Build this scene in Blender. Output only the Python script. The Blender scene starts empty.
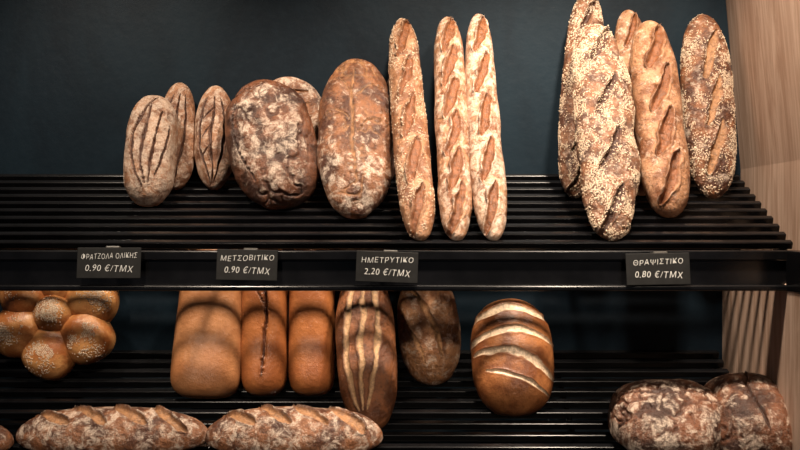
import bpy, math, random
import numpy as np
from mathutils import Vector, Matrix
random.seed(4); np.random.seed(4)
EYE=1.45; CD=2.6; F=1111.1
scn=bpy.context.scene
scn.view_settings.view_transform='Standard'
scn.view_settings.look='None'

def P(px,py,y):
    d=CD+y
    return Vector(((px-400)*d/F, y, EYE+(225-py)*d/F))
K=0.427
UP0=0.123; LO0=-0.288
def ysurf(py,z0):
    a=225-py
    return (F*z0-a*CD)/(a-F*K)
def zsurf(y,z0): return EYE+z0+K*y

# ---------------- noise -----------------
def _h(ix,iy,iz,seed):
    n=(ix*374761393+iy*668265263+iz*2147483647+seed*1274126177)&0xffffffff
    n=((n^(n>>13))*1274126177)&0xffffffff
    n=n^(n>>16)
    return (n&0xffff)/65535.0
def vnoise(p,seed=0):
    i=np.floor(p).astype(np.int64); f=p-i; f=f*f*(3-2*f)
    r=0
    for dx in (0,1):
        for dy in (0,1):
            for dz in (0,1):
                w=(f[...,0] if dx else 1-f[...,0])*(f[...,1] if dy else 1-f[...,1])*(f[...,2] if dz else 1-f[...,2])
                r=r+w*_h(i[...,0]+dx,i[...,1]+dy,i[...,2]+dz,seed)
    return r*2-1
def fbm(p,seed=0,o=3):
    r=0;a=1;t=0
    for k in range(o):
        r=r+a*vnoise(p*(2**k)+17.3*k,seed+k); t+=a; a*=.5
    return r/t
def sstep(a,b,x):
    t=np.clip((x-a)/(b-a),0,1); return t*t*(3-2*t)

# ---------------- materials -----------------
def newmat(name):
    m=bpy.data.materials.new(name); m.use_nodes=True
    nt=m.node_tree; nt.nodes.clear()
    out=nt.nodes.new('ShaderNodeOutputMaterial'); b=nt.nodes.new('ShaderNodeBsdfPrincipled')
    nt.links.new(b.outputs[0],out.inputs[0])
    return m,nt,b
def noise(nt,vec,scale,detail=4,rough=.55,dist=0):
    n=nt.nodes.new('ShaderNodeTexNoise'); n.inputs['Scale'].default_value=scale
    n.inputs['Detail'].default_value=detail; n.inputs['Roughness'].default_value=rough
    n.inputs['Distortion'].default_value=dist
    nt.links.new(vec,n.inputs['Vector']); return n.outputs['Fac']
def mrange(nt,v,a,b,c=0,d=1):
    n=nt.nodes.new('ShaderNodeMapRange'); n.interpolation_type='SMOOTHSTEP'
    n.inputs['From Min'].default_value=a; n.inputs['From Max'].default_value=b
    n.inputs['To Min'].default_value=c; n.inputs['To Max'].default_value=d
    nt.links.new(v,n.inputs['Value']); return n.outputs['Result']
def math_(nt,op,a,b):
    n=nt.nodes.new('ShaderNodeMath'); n.operation=op
    for k,v in ((0,a),(1,b)):
        if isinstance(v,(int,float)): n.inputs[k].default_value=v
        else: nt.links.new(v,n.inputs[k])
    return n.outputs[0]
def mix(nt,f,a,b):
    n=nt.nodes.new('ShaderNodeMix'); n.data_type='RGBA'
    if isinstance(f,(int,float)): n.inputs[0].default_value=f
    else: nt.links.new(f,n.inputs[0])
    for k,v in ((6,a),(7,b)):
        if isinstance(v,tuple): n.inputs[k].default_value=(*v,1)
        else: nt.links.new(v,n.inputs[k])
    return n.outputs[2]
def bump(nt,b,h,strength,dist,prev=None):
    n=nt.nodes.new('ShaderNodeBump'); n.inputs['Strength'].default_value=strength; n.inputs['Distance'].default_value=dist
    nt.links.new(h,n.inputs['Height'])
    if prev is not None: nt.links.new(prev,n.inputs['Normal'])
    nt.links.new(n.outputs[0],b.inputs['Normal']); return n.outputs[0]

def bread_mat(name,dark,light,cut,flour=(.74,.60,.48),fl=.5,rough=.42,scale=22,fth=.5,speck=.6,rb=.7):
    m,nt,b=newmat(name)
    tc=nt.nodes.new('ShaderNodeTexCoord'); v=tc.outputs['Object']
    at=nt.nodes.new('ShaderNodeVertexColor'); at.layer_name='paint'
    sp=nt.nodes.new('ShaderNodeSeparateColor'); nt.links.new(at.outputs['Color'],sp.inputs[0])
    R,G,B=sp.outputs[0],sp.outputs[1],sp.outputs[2]
    n1=noise(nt,v,scale,6,.6,.3)
    base=mix(nt,mrange(nt,n1,.38,.62),dark,light)
    n2=noise(nt,v,150,5,.7)
    base=mix(nt,mrange(nt,n2,.48,.70,0,speck),base,tuple(c*.3 for c in dark))
    cc=mix(nt,mrange(nt,noise(nt,v,90,6,.75,.8),.38,.66),cut,tuple(c*.45 for c in cut))
    base=mix(nt,math_(nt,'MULTIPLY',R,.95),base,cc)
    base=mix(nt,math_(nt,'MULTIPLY',B,rb),base,tuple(c*.35 for c in dark))
    nf=noise(nt,v,scale*2.4,10,.74,.5)
    fm=math_(nt,'ADD',nf,math_(nt,'MULTIPLY',math_(nt,'SUBTRACT',G,.5),.5))
    fm=mrange(nt,fm,fth,fth+.16,0,fl)
    n3=noise(nt,v,300,4,.8)
    fm=math_(nt,'MULTIPLY',fm,mrange(nt,n3,.35,.6,.35,1))
    base=mix(nt,fm,base,flour)
    nt.links.new(base,b.inputs['Base Color'])
    nt.links.new(mrange(nt,fm,0,.6,rough,.75),b.inputs['Roughness'])
    b.inputs['Specular IOR Level'].default_value=.5
    p=bump(nt,b,noise(nt,v,65,6,.65),.85 if speck>.3 else .3,.009)
    bump(nt,b,noise(nt,v,380,4,.7),.6 if speck>.3 else .3,.002,p)
    return m
def flat_mat(name,c1,c2,scale=30,rough=.5,bs=0,metal=0,spec=.5,det=4):
    m,nt,b=newmat(name)
    tc=nt.nodes.new('ShaderNodeTexCoord'); v=tc.outputs['Object']
    nt.links.new(mix(nt,mrange(nt,noise(nt,v,scale,det,.6),.3,.7),c1,c2),b.inputs['Base Color'])
    b.inputs['Roughness'].default_value=rough; b.inputs['Metallic'].default_value=metal
    b.inputs['Specular IOR Level'].default_value=spec
    if bs: bump(nt,b,noise(nt,v,scale*4,5,.6),bs,.002)
    return m

M={}
M['rustic']=bread_mat('crust_rustic',(.070,.022,.010),(.27,.105,.042),(.44,.22,.10),fl=.8,fth=.49,scale=20)
M['floury']=bread_mat('crust_floury',(.16,.062,.028),(.38,.185,.095),(.08,.026,.011),fl=.7,fth=.42,scale=20,rb=.3)
M['dark']=bread_mat('crust_dark',(.045,.015,.007),(.19,.068,.028),(.06,.02,.009),fl=.8,fth=.50,scale=17,rb=.4)
M['baguette']=bread_mat('crust_baguette',(.20,.075,.030),(.47,.24,.125),(.25,.085,.028),fl=.85,fth=.44,scale=24,rough=.38,rb=.55)
M['ochre']=bread_mat('crust_ochre',(.24,.09,.032),(.52,.25,.11),(.55,.28,.12),fl=.75,fth=.50,scale=20,rb=.6)
M['golden']=bread_mat('crust_golden',(.17,.052,.016),(.38,.145,.048),(.95,.72,.50),fl=.3,fth=.66,scale=16,rough=.34,speck=.3,rb=.25)
M['striped']=bread_mat('crust_striped',(.11,.036,.013),(.29,.105,.038),(.66,.40,.21),fl=.4,fth=.55,scale=18,rough=.38,rb=.5)
M['soft']=bread_mat('crust_soft',(.36,.145,.055),(.48,.215,.09),(.24,.075,.02),fl=.2,fth=.75,scale=9,rough=.32,speck=.12)
M['toast']=bread_mat('crust_toast',(.25,.077,.023),(.40,.14,.043),(.10,.026,.009),fl=.2,fth=.75,scale=9,rough=.32,speck=.2)
M['seedy']=bread_mat('crust_seedy',(.075,.027,.013),(.24,.10,.046),(.07,.024,.012),fl=.55,fth=.50,scale=28)
M['ring']=bread_mat('crust_glazed',(.36,.115,.033),(.64,.31,.11),(.2,.06,.02),fl=.0,fth=.9,scale=14,rough=.2,speck=.2)
M['seed']=flat_mat('sesame_seed',(.46,.32,.21),(.82,.67,.50),260,.45)
M['black']=flat_mat('black_painted_metal',(.003,.003,.0035),(.006,.006,.007),14,.2,.05,0,.38)
M['tag']=flat_mat('black_card',(.006,.006,.006),(.010,.010,.010),40,.6,0,0,.2)
M['chalk']=flat_mat('chalk_ink',(.52,.52,.50),(.72,.72,.70),200,.8)
M['tape']=flat_mat('clear_clip',(.04,.036,.03),(.06,.055,.05),60,.3)
M['lamp']=flat_mat('lamp_housing',(.02,.02,.02),(.03,.03,.03),20,.4)
M['floor']=flat_mat('floor_concrete',(.05,.048,.045),(.08,.075,.07),4,.6,.2)
M['ceil']=flat_mat('ceiling_paint',(.05,.05,.05),(.07,.07,.07),6,.8)
def wallmat():
    m,nt,b=newmat('dark_teal_plaster')
    tc=nt.nodes.new('ShaderNodeTexCoord'); v=tc.outputs['Object']
    mp=nt.nodes.new('ShaderNodeMapping'); mp.inputs['Scale'].default_value=(1,1,.5); nt.links.new(v,mp.inputs[0])
    a=mix(nt,mrange(nt,noise(nt,mp.outputs[0],3.0,6,.65,.5),.3,.7),(.0022,.0064,.0115),(.006,.0155,.0245))
    a=mix(nt,mrange(nt,noise(nt,v,60,5,.7),.45,.8,0,.4),a,(.010,.020,.030))
    nt.links.new(a,b.inputs['Base Color']); b.inputs['Roughness'].default_value=.55
    b.inputs['Specular IOR Level'].default_value=.16
    bump(nt,b,noise(nt,v,35,6,.6),.25,.003)
    return m
def woodmat():
    m,nt,b=newmat('pale_oak_panel')
    tc=nt.nodes.new('ShaderNodeTexCoord'); v=tc.outputs['Object']
    mp=nt.nodes.new('ShaderNodeMapping'); mp.inputs['Scale'].default_value=(1,9,.7); nt.links.new(v,mp.inputs[0])
    g=noise(nt,mp.outputs[0],3.5,7,.65,1.6)
    mp2=nt.nodes.new('ShaderNodeMapping'); mp2.inputs['Scale'].default_value=(1,60,1.6); nt.links.new(v,mp2.inputs[0])
    g2=noise(nt,mp2.outputs[0],5,5,.7,.3)
    a=mix(nt,mrange(nt,g,.3,.7),(.34,.215,.15),(.56,.41,.32))
    a=mix(nt,mrange(nt,g2,.5,.75,0,.5),a,(.26,.155,.105))
    nt.links.new(a,b.inputs['Base Color']); b.inputs['Roughness'].default_value=.5
    b.inputs['Specular IOR Level'].default_value=.25
    bump(nt,b,g2,.2,.002)
    return m
M['wall']=wallmat(); M['wood']=woodmat()

# ---------------- mesh helpers -----------------
def mkobj(name,verts,faces,mats,midx=None,smooth=False,paint=None):
    me=bpy.data.meshes.new(name); me.from_pydata([tuple(v) for v in verts],[],[tuple(f) for f in faces]); 
    for m in mats: me.materials.append(m)
    if midx is not None: me.polygons.foreach_set('material_index',np.array(midx,dtype=np.int32))
    if smooth: me.polygons.foreach_set('use_smooth',np.ones(len(me.polygons),dtype=bool))
    if paint is not None:
        ca=me.color_attributes.new('paint','FLOAT_COLOR','POINT')
        c=np.ones((len(verts),4),dtype=np.float32); c[:,:3]=paint
        ca.data.foreach_set('color',c.ravel())
    me.update()
    ob=bpy.data.objects.new(name,me); scn.collection.objects.link(ob); return ob
class Geo:
    def __init__(s): s.v=[];s.f=[];s.m=[]
    def box(s,c,h,R=None,mi=0):
        b=len(s.v)
        for sx in(-1,1):
            for sy in(-1,1):
                for sz in(-1,1):
                    o=Vector((sx*h[0],sy*h[1],sz*h[2]))
                    if R is not None:o=R@o
                    s.v.append(Vector(c)+o)
        for q in((0,1,3,2),(4,6,7,5),(0,4,5,1),(2,3,7,6),(0,2,6,4),(1,5,7,3)):
            s.f.append([b+i for i in q]); s.m.append(mi)
def bevel(ob,w,seg=2):
    mo=ob.modifiers.new('bev','BEVEL'); mo.width=w; mo.segments=seg; mo.limit_method='ANGLE'

def curve_pts(pts,n=14):
    pts=np.array(pts,dtype=float)
    if len(pts)==2:
        t=np.linspace(0,1,n)[:,None]; return pts[0]*(1-t)+pts[1]*t
    if len(pts)==3:
        t=np.linspace(0,1,n)[:,None]; c=2*pts[1]-.5*(pts[0]+pts[2])
        return pts[0]*(1-t)**2+2*c*t*(1-t)+pts[2]*t*t
    return pts

def loaf_geo(L,W,Df,Db,p=2.2,q=2.0,taper=0,nx=2.0,scores=(),bend=0,lump=.004,lumpf=14,seed=0,
             N=240,Mm=180,flour=None,waves=None,seeds=0,seedfn=None,seedsize=.0018,bulges=(),crackle=0):
    """local Z = length, -Y = top crust. scores: dict(pts in (u,s)), w (metres), depth, ear"""
    ph=np.linspace(-math.pi/2+.02,math.pi/2-.02,N)
    s=np.sin(ph)[:,None]; th=np.linspace(0,2*math.pi,Mm,endpoint=False)[None,:]
    r=(1-np.abs(s)**p)**(1/q)
    wf=1+taper*s
    if bulges:
        for (c,wd,am) in bulges: wf=wf+am*np.exp(-((s-c)/wd)**2)
    c=np.cos(th); sn=np.sin(th)
    e=2.0/nx
    cx=np.sign(c)*np.abs(c)**e; sy=np.sign(sn)*np.abs(sn)**e
    X=W*r*wf*cx+bend*(1-s*s)
    Dd=np.where(sy<0,Df,Db)
    Y=Dd*(r**.9)*wf*sy
    Z=np.broadcast_to(s*L/2,X.shape).copy()
    Pp=np.stack([X,Y,Z],-1)
    def normals(Pp):
        du=np.roll(Pp,-1,1)-np.roll(Pp,1,1); dv=np.gradient(Pp,axis=0)
        n=np.cross(du,dv); n/=np.linalg.norm(n,axis=-1,keepdims=True)+1e-12
        sg=np.sign(np.mean(n[...,0]*Pp[...,0]+n[...,1]*Pp[...,1]))
        return n*sg
    n=normals(Pp)
    disp=lump*fbm(Pp*lumpf+seed*3.1,seed,3)
    front=sstep(.0,.25,-n[...,1])
    cut=np.zeros(X.shape); ridge=np.zeros(X.shape)
    if crackle:
        wv=np.abs(fbm(Pp*np.array([26,26,20])+seed,seed+77,3))
        ck=sstep(.10,.0,wv)*front*sstep(-.2,.2,fbm(Pp*12,seed+70,1))
        disp=disp-crackle*ck; cut=np.maximum(cut,ck*.8)
    jig=fbm(Pp*60+5,seed+9,2)
    wob=np.stack([fbm(Pp*22+9,seed+21,2),fbm(Pp*22+33,seed+22,2)],-1)*.006
    for sc in scores:
        pts=curve_pts(sc['pts'])*np.array([W,L/2]); w=sc.get('w',.008); dp=sc.get('d',.004); ear=sc.get('ear',.003)
        best=np.full(X.shape,1e9); side=np.zeros(X.shape); tt=np.zeros(X.shape); m=len(pts)-1
        for k in range(m):
            a=pts[k];b=pts[k+1];ab=b-a;l2=ab@ab+1e-12
            ax=X+wob[...,0]-bend*(1-s*s)-a[0];az=Z+wob[...,1]-a[1]
            t=np.clip((ax*ab[0]+az*ab[1])/l2,0,1)
            dx=ax-t*ab[0];dz=az-t*ab[1];d=np.hypot(dx,dz)
            u=d<best; best=np.where(u,d,best); side=np.where(u,np.sign(ab[0]*dz-ab[1]*dx),side); tt=np.where(u,(k+t)/m,tt)
        ww=w*(np.clip(4*tt*(1-tt),0,1)**.5*.85+.15)*(1+.45*jig)
        qd=best/ww
        mk=sstep(1.1,.75,qd)*front
        cut=np.maximum(cut,mk)
        disp=disp-dp*mk*(1-.5*np.clip(qd,0,1)**2)*(1+.3*jig)
        e1=np.exp(-((qd-1.15)/.28)**2)*front
        disp=disp+ear*e1*np.where(side>0,1,.35)
        ridge=np.maximum(ridge*(1-mk),e1*np.where(side>0,1,.3)*.8)
        cut=np.where((e1>.6),cut*.5,cut)
    if waves is not None: disp=disp+waves(X/W,s,Pp)
    fl=np.full(X.shape,.5) if flour is None else np.clip(flour(X/W,np.broadcast_to(s,X.shape),Pp)*np.ones(X.shape),0,1)
    fl=fl*(1-.75*cut)
    fade=np.clip((1-np.abs(s))*12,0,1)
    Pp=Pp+n*(disp*fade)[...,None]
    V=Pp.reshape(-1,3)
    i=np.arange(N-1)[:,None]*Mm; j=np.arange(Mm)[None,:]; j2=(j+1)%Mm
    Fq=np.stack([i+j,i+j2,i+Mm+j2,i+Mm+j],-1).reshape(-1,4)
    faces=Fq.tolist()
    p0=len(V); V=np.vstack([V,[Pp[0].mean(0)],[Pp[-1].mean(0)]])
    for jj in range(Mm):
        k=(jj+1)%Mm
        faces.append([p0,k,jj]); faces.append([p0+1,(N-1)*Mm+jj,(N-1)*Mm+k])
    paint=np.stack([cut,fl,ridge],-1).reshape(-1,3); paint=np.vstack([paint,[0,.5,0],[0,.5,0]])
    midx=np.zeros(len(faces),dtype=np.int32)
    if seeds:
        nn=normals(Pp)
        du=np.roll(Pp,-1,1)-Pp; dv=np.gradient(Pp,axis=0)
        area=np.linalg.norm(np.cross(du,dv),axis=-1)
        dens=area*sstep(-.35,.15,-nn[...,1])
        if seedfn is not None: dens=dens*np.clip(seedfn(X/W,np.broadcast_to(s,X.shape),Pp,cut),0,1)
        dens=dens*np.clip(.4+2.2*fbm(Pp*38,seed+31,3),0.02,1.6)
        pr=dens.ravel()/dens.sum()
        rs=np.random.RandomState(seed+5)
        idx=rs.choice(len(pr),seeds,replace=False,p=pr)
        tv=[(0,0,1.0)]
        for a in (55,110,150):
            for b in range(6):
                tv.append((math.sin(math.radians(a))*math.cos(b*math.pi/3),math.sin(math.radians(a))*math.sin(b*math.pi/3),math.cos(math.radians(a))))
        tv.append((0,0,-1)); tv=np.array(tv)
        tv=tv*np.array([seedsize*.62,seedsize*.4,seedsize])
        tf=[]
        for b in range(6):
            tf.append([0,1+b,1+(b+1)%6]); 
            for q_ in (0,1):
                o=1+6*q_; tf.append([o+b,o+6+b,o+6+(b+1)%6,o+(b+1)%6])
            tf.append([13+b,19,13+(b+1)%6])
        pos=Pp.reshape(-1,3)[idx]; nrm=nn.reshape(-1,3)[idx]
        rv=rs.normal(size=(seeds,3)); tz=rv-nrm*(rv*nrm).sum(1,keepdims=True)+nrm*.25*rs.normal(size=(seeds,1)); tz/=np.linalg.norm(tz,axis=1,keepdims=True)
        tx=np.cross(nrm,tz); tx/=np.linalg.norm(tx,axis=1,keepdims=True); ty=np.cross(tz,tx)
        scl=rs.uniform(.7,1.3,size=(seeds,1,1))
        SV=(tv[None,:,0:1]*tx[:,None,:]+tv[None,:,1:2]*ty[:,None,:]+tv[None,:,2:3]*tz[:,None,:])*scl+(pos+nrm*seedsize*.25)[:,None,:]
        base=len(V); V=np.vstack([V,SV.reshape(-1,3)])
        nt_=len(tv)
        nf0=len(faces)
        for k in range(seeds):
            o=base+k*nt_
            faces.extend([[o+x for x in f] for f in tf])
        midx=np.concatenate([midx,np.ones(len(faces)-nf0,dtype=np.int32)])
        paint=np.vstack([paint,np.zeros((seeds*nt_,3))])
    return V,faces,midx,paint

SN=Vector((0,-K,1)).normalized()
def settle(V,R,z0):
    """flatten the crust where it rests on the slats / touches the wall"""
    A=np.array(R.to_3x3()); t=np.array(R.translation)
    Wd=V@A.T+t
    n=np.array(SN); d=(Wd-np.array([0,0,EYE+z0]))@n-.0006
    Wd=Wd-np.minimum(d,0)[:,None]*n
    Wd[:,1]=np.minimum(Wd[:,1],-.002)
    return (Wd-t)@A
def orient(P0,P1,front=(0,-1,0)):
    z=(P1-P0).normalized(); f=Vector(front); y=-(f-z*f.dot(z)).normalized(); x=y.cross(z)
    R=Matrix((x,y,z)).transposed().to_4x4(); R.translation=(P0+P1)/2
    return R
def loaf(name,mat,P0,P1,W,Df,Db,front=(0,-1,0),z0=UP0,**kw):
    L=(P1-P0).length
    V,Fc,mi,pt=loaf_geo(L,W,Df,Db,**kw)
    R=orient(P0,P1,front); V=settle(V,R,z0)
    ob=mkobj(name,V,Fc,[M[mat],M['seed']],mi,True,pt)
    ob.matrix_world=R; return ob
def lean(name,mat,top,bot,wpx,z0,ytop,Df,Db,yaw=0,**kw):
    yb=ysurf(bot[1],z0); P0=P(bot[0],bot[1],yb); P1=P(top[0],top[1],ytop)
    W=wpx/2*(CD+(yb+ytop)/2)/F
    return loaf(name,mat,P0,P1,W,Df,Db,front=(math.sin(yaw),-math.cos(yaw),0),z0=z0,**kw)

# ---------------- scores -----------------
def slashes(n,s0,s1,ua,ub,dz,w,d=.004,ear=.003,cv=.0):
    r=[]
    for k in range(n):
        c=s0+(s1-s0)*k/(n-1)
        r.append(dict(pts=[(ua,c-dz),((ua+ub)/2+cv,c),(ub,c+dz)],w=w,d=d,ear=ear))
    return r
def arcs(us,w,d=.004,ear=.002,bot=(-.05,-.88),tx=.15,ts=.7,mid=-.05):
    return [dict(pts=[(bot[0]+u*.12,bot[1]),(u,mid),(u*.55+tx,ts)],w=w,d=d,ear=ear) for u in us]

U=UP0; Lw=LO0
# ============ UPPER SHELF ============
lean('scored_bread_loaf','floury',(157,98),(148,207),52,U,-.10,.054,.03,p=3.1,nx=2.3,
  scores=[dict(pts=[(-.1,-.8),(-.55,-.1),(-.35,.5)],w=.0035,d=.006,ear=.003),dict(pts=[(.0,-.75),(-.15,.0),(.1,.75)],w=.0035,d=.006,ear=.003),
          dict(pts=[(.15,-.75),(.3,.0),(.5,.6)],w=.003,d=.006,ear=.003),dict(pts=[(.4,-.6),(.7,-.1),(.75,.35)],w=.003,d=.005,ear=.003),
          dict(pts=[(-.6,.15),(-.3,.45),(.2,.88)],w=.003,d=.005,ear=.003)],seed=1,bend=-.004,lump=.006,flour=lambda u,s,p:.55)
lean('scored_bread_loaf','floury',(180,83),(176,190),36,U,-.035,.03,.025,p=2.9,scores=arcs((-.6,0,.5),.003,.005,.002),seed=2,flour=lambda u,s,p:.42)
lean('scored_bread_loaf','floury',(216,86),(214,190),40,U,-.045,.035,.028,p=2.9,lump=.006,scores=arcs((-.65,.0,.6),.0034,.005,.003,tx=.05)+slashes(3,-.3,.4,-.5,.1,.12,.002,.003,.002),seed=3,flour=lambda u,s,p:.45)
lean('country_bread_loaf','rustic',(284,77),(298,180),76,U,-.028,.026,.02,p=2.4,seed=4,flour=lambda u,s,p:.6,
     scores=slashes(4,-.1,.7,-.6,.6,-.05,.004))
lean('country_bread_loaf','dark',(256,82),(289,209),90,U,-.10,.058,.03,p=2.5,nx=2.15,seed=5,lump=.010,lumpf=18,crackle=.004,
     flour=lambda u,s,p:.62-.9*np.clip((u**2+s**2)-.6,0,1),
     scores=[dict(pts=[(-.5,.7),(-.75,.1),(-.45,-.6)],w=.0025,d=.005,ear=.004)])
lean('country_bread_loaf','dark',(391,78),(390,180),20,U,-.03,.022,.018,p=2.4,seed=6)
lean('rustic_bread_loaf','rustic',(356,61),(356,219),75,U,-.07,.055,.032,p=2.8,nx=2.15,seed=7,lump=.008,crackle=.003,
     flour=lambda u,s,p:.44+.14*sstep(.1,-.5,s)*(np.abs(u)<2),
     scores=[dict(pts=[(.02,.78),(-.08,.0),(.04,-.6)],w=.004,d=.007,ear=.005)]+
      [dict(pts=[(-.12,c-.05),(-.45,c+.10),(-.85,c+.05)],w=.0028,d=.005,ear=.004) for c in(.5,.1)]+
      [dict(pts=[(.04,c-.05),(.45,c+.12),(.85,c+.05)],w=.0028,d=.005,ear=.004) for c in(.4,-.05)])
bs=lambda n,w,sg=1:slashes(n,-.78,.76,-.38*sg,.38*sg,.19,w,d=.006,ear=.007,cv=.10*sg)
lean('sesame_baguette','baguette',(402,20),(421,241),35,U,-.05,.036,.024,p=5,q=2,seed=8,scores=bs(5,.010),bend=-.004,
     flour=lambda u,s,p:.32,seeds=1300,seedfn=lambda u,s,p,c:1-.9*c,taper=-.07)
lean('baguette','baguette',(447,18),(457,241),33,U,-.05,.034,.024,p=5,q=2,seed=9,scores=bs(6,.010),flour=lambda u,s,p:.48,taper=-.06)
lean('baguette','baguette',(478,15),(494,241),33,U,-.05,.034,.024,p=5,q=2,seed=10,scores=bs(5,.010),flour=lambda u,s,p:.56,bend=-.005,taper=-.1)
allseed=lambda u,s,p,c:1-.6*c
lean('seeded_baguette','seedy',(588,-6),(574,198),40,U,-.035,.034,.024,p=4,seed=11,scores=bs(5,.006),seeds=2600,seedfn=allseed)
lean('baguette','baguette',(628,10),(642,196),36,U,-.03,.026,.02,p=4,seed=12,scores=bs(5,.007),flour=lambda u,s,p:.4)
lean('seeded_baguette','seedy',(594,27),(612,241),60,U,-.11,.048,.028,p=3.2,seed=13,scores=bs(4,.009),seeds=4300,seedfn=allseed,seedsize=.0019,bend=.004,lump=.010,flour=lambda u,s,p:.55)
lean('baguette','baguette',(648,22),(670,218),48,U,-.085,.044,.026,p=5,seed=14,scores=slashes(4,-.66,.66,-.4,.4,.24,.012,d=.007,ear=.009,cv=.1),flour=lambda u,s,p:.34,taper=-.03)
lean('sesame_bread_loaf','rustic',(702,15),(714,199),52,U,-.045,.042,.026,p=3,seed=15,
     scores=slashes(3,-.5,.5,-.3,.3,.28,.011,d=.005,ear=.005,cv=.1),flour=lambda u,s,p:.48,seeds=2400,seedfn=lambda u,s,p,c:(1-c)*(.25+np.abs(u)))

# ============ LOWER SHELF ============
lean('sandwich_bread_loaf','soft',(216,245),(204,399),67,Lw,-.12,.055,.045,p=9,q=3,nx=2.6,seed=20,lump=.003,lumpf=9,flour=lambda u,s,p:.3,taper=-.06)
lean('sandwich_bread_loaf','toast',(265,245),(264,396),47,Lw,-.12,.050,.04,p=8,q=3,nx=2.5,seed=21,lump=.003,lumpf=9,flour=lambda u,s,p:.3,
     scores=[dict(pts=[(-.1,.8),(.12,0),(-.05,-.75)],w=.0045,d=.005,ear=.006),dict(pts=[(-.3,.5),(-.2,.3),(.2,.1)],w=.002,d=.003,ear=.003)])
lean('sandwich_bread_loaf','toast',(312,245),(312,396),46,Lw,-.12,.050,.04,p=8,q=3,nx=2.6,seed=22,lump=.002,lumpf=8,flour=lambda u,s,p:.3)
lean('striped_batard_loaf','striped',(363,268),(372,432),60,Lw,-.17,.052,.03,p=2.7,seed=23,flour=lambda u,s,p:.4,bend=-.003,
     scores=[dict(pts=[(-.15+o*.3,-.8),(o,0),(.15+o*.4,.85)],w=.0062,d=.0025,ear=.004) for o in(-.62,-.1,.4)])
lean('batard_loaf','ochre',(424,272),(434,386),62,Lw,-.12,.05,.03,p=2.7,seed=24,flour=lambda u,s,p:.54,
     scores=[dict(pts=[(-.5,.75),(.0,.2),(.35,-.5)],w=.006,d=.005,ear=.005),dict(pts=[(-.7,.1),(-.35,-.3),(-.2,-.6)],w=.004,d=.003,ear=.002)])
lean('scored_round_loaf','golden',(508,300),(517,417),82,Lw,-.17,.06,.04,p=2.8,q=2.1,nx=2.1,seed=25,lump=.003,
     flour=lambda u,s,p:.35,
     scores=[dict(pts=[(-.98,c-.12),(-.05,c+.10),(.98,c-.14)],w=.0088,d=.003,ear=.0025) for c in (.66,.28)]+
      [dict(pts=[(-.95,-.02),(0,-.02),(.95,-.45)],w=.0085,d=.003,ear=.0025),dict(pts=[(-.7,-.3),(0,-.4),(.8,-.7)],w=.005,d=.003,ear=.002)])

def lying(name,mat,xl,xr,yc,W,Df,Db,sk=0,z0=Lw,**kw):
    d=CD+yc; x0=(xl-400)*d/F; x1=(xr-400)*d/F
    off=SN*(Db+.002)
    A=Vector((x0,yc+sk,zsurf(yc+sk,z0)))+off; B=Vector((x1,yc-sk,zsurf(yc-sk,z0)))+off
    return loaf(name,mat,A,B,W,Df,Db,front=SN,z0=z0,**kw)
sl=[dict(pts=[(-.5,c-.2),(.1,c),(.45,c+.2)],w=.010,d=.005,ear=.007) for c in(-.6,-.2,.2,.6)]
lying('batard_loaf','rustic',18,210,-.368,.062,.057,.022,p=2.6,seed=30,flour=lambda u,s,p:.56,scores=sl)
lying('batard_loaf','rustic',206,383,-.371,.064,.060,.022,p=2.6,seed=31,flour=lambda u,s,p:.56,scores=sl)
lying('batard_loaf','rustic',-150,15,-.39,.055,.05,.022,p=2.6,seed=32,flour=lambda u,s,p:.5)
lying('round_country_loaf','dark',608,724,-.342,.105,.090,.025,p=3.0,q=2.2,nx=2.2,seed=33,lump=.010,crackle=.004,flour=lambda u,s,p:.60,
   scores=[dict(pts=[(-.1,-.8),(.1,0),(-.1,.8)],w=.003,d=.004,ear=.003)])
lying('round_country_loaf','dark',700,792,-.342,.120,.098,.025,p=2.8,q=2.1,nx=2.2,seed=34,lump=.010,crackle=.004,flour=lambda u,s,p:.53,
   scores=[dict(pts=[(-.7,.1),(.1,-.15),(.8,.1)],w=.004,d=.005,ear=.004)])

def flower():
    V=[];Fc=[];mi=[];pt=[];b=0
    R=.082
    def add(geo,T):
        nonlocal b
        v,f,m,p=geo
        v=(np.array(T.to_3x3())@v.T).T+np.array(T.translation)
        V.append(v); Fc.extend([[i+b for i in q] for q in f]); mi.append(m); pt.append(p); b+=len(v)
    for k in range(6):
        a=math.radians(-95+60*k)
        g=loaf_geo(.120,.060,.052,.03,p=2.8,nx=2.1,seed=40+k,N=120,Mm=110,lump=.004,seeds=300,seedsize=.0018,
            seedfn=lambda u,s,p,c:sstep(.75,.1,np.hypot(u,s-.3)),flour=lambda u,s,p:.2)
        add(g,Matrix.Translation((R*1.04*math.cos(a),.0,R*math.sin(a)))@Matrix.Rotation(-(a-math.pi/2)+.45,4,'Y'))
    g=loaf_geo(.098,.050,.060,.03,p=2.0,seed=50,N=120,Mm=110,lump=.003,seeds=480,seedsize=.0018,
       seedfn=lambda u,s,p,c:sstep(.85,.3,np.hypot(u,s)),flour=lambda u,s,p:.2)
    add(g,Matrix.Translation((0,-.004,0)))
    c=P(57,316,-.115)
    T=Matrix.Translation(c)@Matrix.Rotation(math.radians(-14),4,'X')
    ob=mkobj('flower_bread_ring',settle(np.vstack(V),T,Lw),Fc,[M['ring'],M['seed']],np.concatenate(mi),True,np.vstack(pt))
    ob.matrix_world=T
flower()

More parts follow.
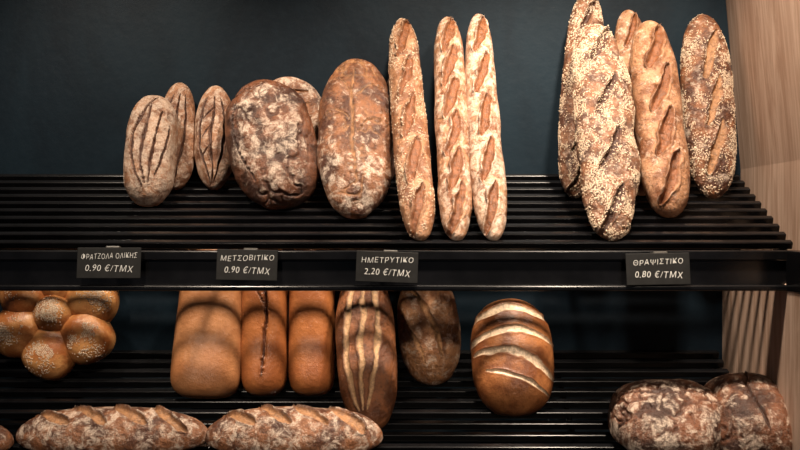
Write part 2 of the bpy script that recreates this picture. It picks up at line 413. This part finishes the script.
# ============ SHELVES ============
TH=math.atan(K); RX=Matrix.Rotation(TH,3,'X')
def shelf(z0,xr,xl=-1.6,cap=False):
    g=Geo(); hw=.0075; ht=.008
    cx=(xl+xr)/2; hx=(xr-xl)/2
    n=10
    for k in range(n):
        yy=-.014-k*.0388
        top=Vector((cx,yy,zsurf(yy,z0)))
        g.box(top-SN*ht,(hx,hw,ht),RX)
    yf=-.405
    zt=zsurf(yf,z0)
    g.box((cx+.03,yf,zt-.010),(hx+.03,.012,.010))
    g.box((cx+.03,yf+.002,zt-.045),(hx+.03,.006,.030))
    g.box((cx+.03,yf-.014,zt-.073),(hx+.03,.020,.0055))
    if cap: g.box((.785,-.485,zt-.0395),(.033,.052,.0395))
    for x in (xl+.02,-1.05,-.35,.36,xr-.012):
        yy=-.2
        g.box(Vector((x,yy,zsurf(yy,z0)))-SN*(.016+.016),(.005,.205,.014),RX)
    ob=mkobj('slatted_display_shelf',g.v,g.f,[M['black']]); bevel(ob,.003,3)
    return yf,zt
yf,zt=shelf(UP0,.79,cap=True)
shelf(LO0,.742)

# ============ PRICE TAGS ============
def tag(px,py,wpx,hpx,l1,l2,rot=0):
    y=yf-.036
    emp=bpy.data.objects.new('price_tag',None); scn.collection.objects.link(emp)
    c=P(px,py,y); emp.location=c; emp.rotation_euler=(math.radians(-8),math.radians(rot),0)
    w=wpx*(CD+y)/F/2; h=hpx*(CD+y)/F/2
    g=Geo(); g.box((0,0,0),(w,.0012,h)); o=mkobj('card',g.v,g.f,[M['tag']]); bevel(o,.001); o.parent=emp
    g=Geo(); g.box((.1*w,.006,h*.98),(.014,.007,.004)); o=mkobj('clip',g.v,g.f,[M['tape']]); bevel(o,.002); o.parent=emp
    for i,(t,sz,z) in enumerate(((l1,.0145,h*.28),(l2,.0175,-h*.55))):
        cu=bpy.data.curves.new('t','FONT'); cu.body=t; cu.size=sz; cu.align_x='CENTER'; cu.extrude=.0002; cu.shear=.15; cu.space_character=1.12; cu.offset=-.0002
        to=bpy.data.objects.new('tmp',cu); scn.collection.objects.link(to); bpy.context.view_layer.update()
        me=bpy.data.meshes.new_from_object(to.evaluated_get(bpy.context.evaluated_depsgraph_get())); bpy.data.objects.remove(to)
        xs=[v.co.x for v in me.vertices]
        if xs:
            ww=max(xs)-min(xs); lim=1.75*w*(1 if i==0 else .85); f=min(1,lim/ww)
            for v in me.vertices:
                v.co.x*=f; v.co.y+=.0007*math.sin(v.co.x*230+i)
        me.materials.clear(); me.materials.append(M['chalk'])
        tx=bpy.data.objects.new('lettering_%d'%(i+1),me); scn.collection.objects.link(tx)
        tx.parent=emp; tx.location=(0,-.0016,z); tx.rotation_euler=(math.pi/2,math.radians(2 if i else -2),0)
tag(109,263,64,31,'ΦΡΑΤΖΟΛΑ ΟΛΙΚΗΣ','0.90 €/ΤΜΧ',0)
tag(247,265,61,31,'ΜΕΤΣΟΒΙΤΙΚΟ','0.90 €/ΤΜΧ',1)
tag(387,267,62,31,'ΗΜΕΤΡΥΤΙΚΟ','2,20 €/ΤΜΧ',2)
tag(658,269,64,32,'ΘΡΑΨΙΣΤΙΚΟ','0.80 €/ΤΜΧ',-1)

# ============ ROOM ============
def box(name,c,h,mat):
    g=Geo(); g.box(c,h); return mkobj(name,g.v,g.f,[mat])
box('wall_back',(-.6,.05,1.45),(2.4,.05,1.45),M['wall'])
box('floor',(-.6,-1.9,-.05),(2.4,1.9+.1,.05),M['floor'])
box('ceiling',(-.6,-1.3,2.95),(2.4,1.4,.05),M['ceil'])
def panel(name,prof):
    v=[];f=[]
    for y in(-.80,-.0):
        for (x,z) in prof:
            v.append((x,y,z)); v.append((x+.06,y,z))
    n=len(prof)*2
    for k in range(len(prof)-1):
        a=2*k
        f+= [(a,a+2,n+a+2,n+a),(a+1,n+a+1,n+a+3,a+3),(a,a+1,a+3,a+2),(n+a,n+a+2,n+a+3,n+a+1)]
    f+=[(0,n,n+1,1),(n-2,n-1,2*n-1,2*n-2)]
    return mkobj(name,v,f,[M['wood']])
panel('wall_right',[(.754,0),(.754,1.33),(.797,1.36),(.797,1.58),(.762,1.98),(.72,2.9)])

def spot(x,y,z,tx,ty,tz,e,ang=70,col=(1,.83,.66),r=.05,blend=.7):
    em=bpy.data.objects.new('track_or_added_spotlight',None); scn.collection.objects.link(em); em.location=(x,y,z)  # track lamps over the shelf, and the added pair filling the lower one
    dirv=(Vector((tx,ty,tz))-Vector((x,y,z))).normalized(); q=dirv.to_track_quat('-Z','Y')
    R1=r+.015
    vs=[];fs=[];n=24
    for i,(rr,zz) in enumerate(((R1,-.03),(R1,.10),(.02,.12),(.001,.12),(.001,.11),(R1-.006,.09),(R1-.004,-.03))):
        for k in range(n):
            a=2*math.pi*k/n; vs.append((rr*math.cos(a),rr*math.sin(a),zz))
    for i in range(6):
        for k in range(n): fs.append((i*n+k,i*n+(k+1)%n,(i+1)*n+(k+1)%n,(i+1)*n+k))
    for k in range(n): fs.append((6*n+k,6*n+(k+1)%n,(k+1)%n,k))
    h=mkobj('housing',vs,fs,[M['lamp']],smooth=True); h.parent=em; h.rotation_mode='QUATERNION'; h.rotation_quaternion=q
    g=Geo(); top=2.9-z; g.box((0,0,.12+(top-.12)/2),(.008,.008,(top-.12)/2)); s=mkobj('stem',g.v,g.f,[M['lamp']]); s.parent=em
    l=bpy.data.lights.new('lamp','SPOT'); l.energy=e; l.spot_size=math.radians(ang); l.spot_blend=blend; l.color=col; l.shadow_soft_size=r
    lo=bpy.data.objects.new('lamp',l); scn.collection.objects.link(lo); lo.parent=em; lo.rotation_mode='QUATERNION'; lo.rotation_quaternion=q
spot(-.85,-.82,2.6,-.6,-.2,1.4,88,70,r=.065)
spot(.12,-.82,2.6,.05,-.2,1.4,108,70,r=.065)
spot(.5,-.82,2.6,.5,-.2,1.4,145,70,r=.065)
# added fill spots, no such lamps known: reach in under the upper shelf
spot(-.6,-2.3,2.25,-.45,-.25,1.0,74,27)
spot(.6,-2.3,2.25,.3,-.25,1.0,70,27)

w=bpy.data.worlds.new('World'); scn.world=w; w.use_nodes=True
bg=w.node_tree.nodes['Background']; bg.inputs[0].default_value=(.50,.70,1.0,1); bg.inputs[1].default_value=.04

cam=bpy.data.cameras.new('camera'); cam.lens=50; cam.sensor_width=36
co=bpy.data.objects.new('camera',cam); scn.collection.objects.link(co); co.location=(0,-CD,EYE); co.rotation_euler=(math.pi/2,0,0)
scn.camera=co
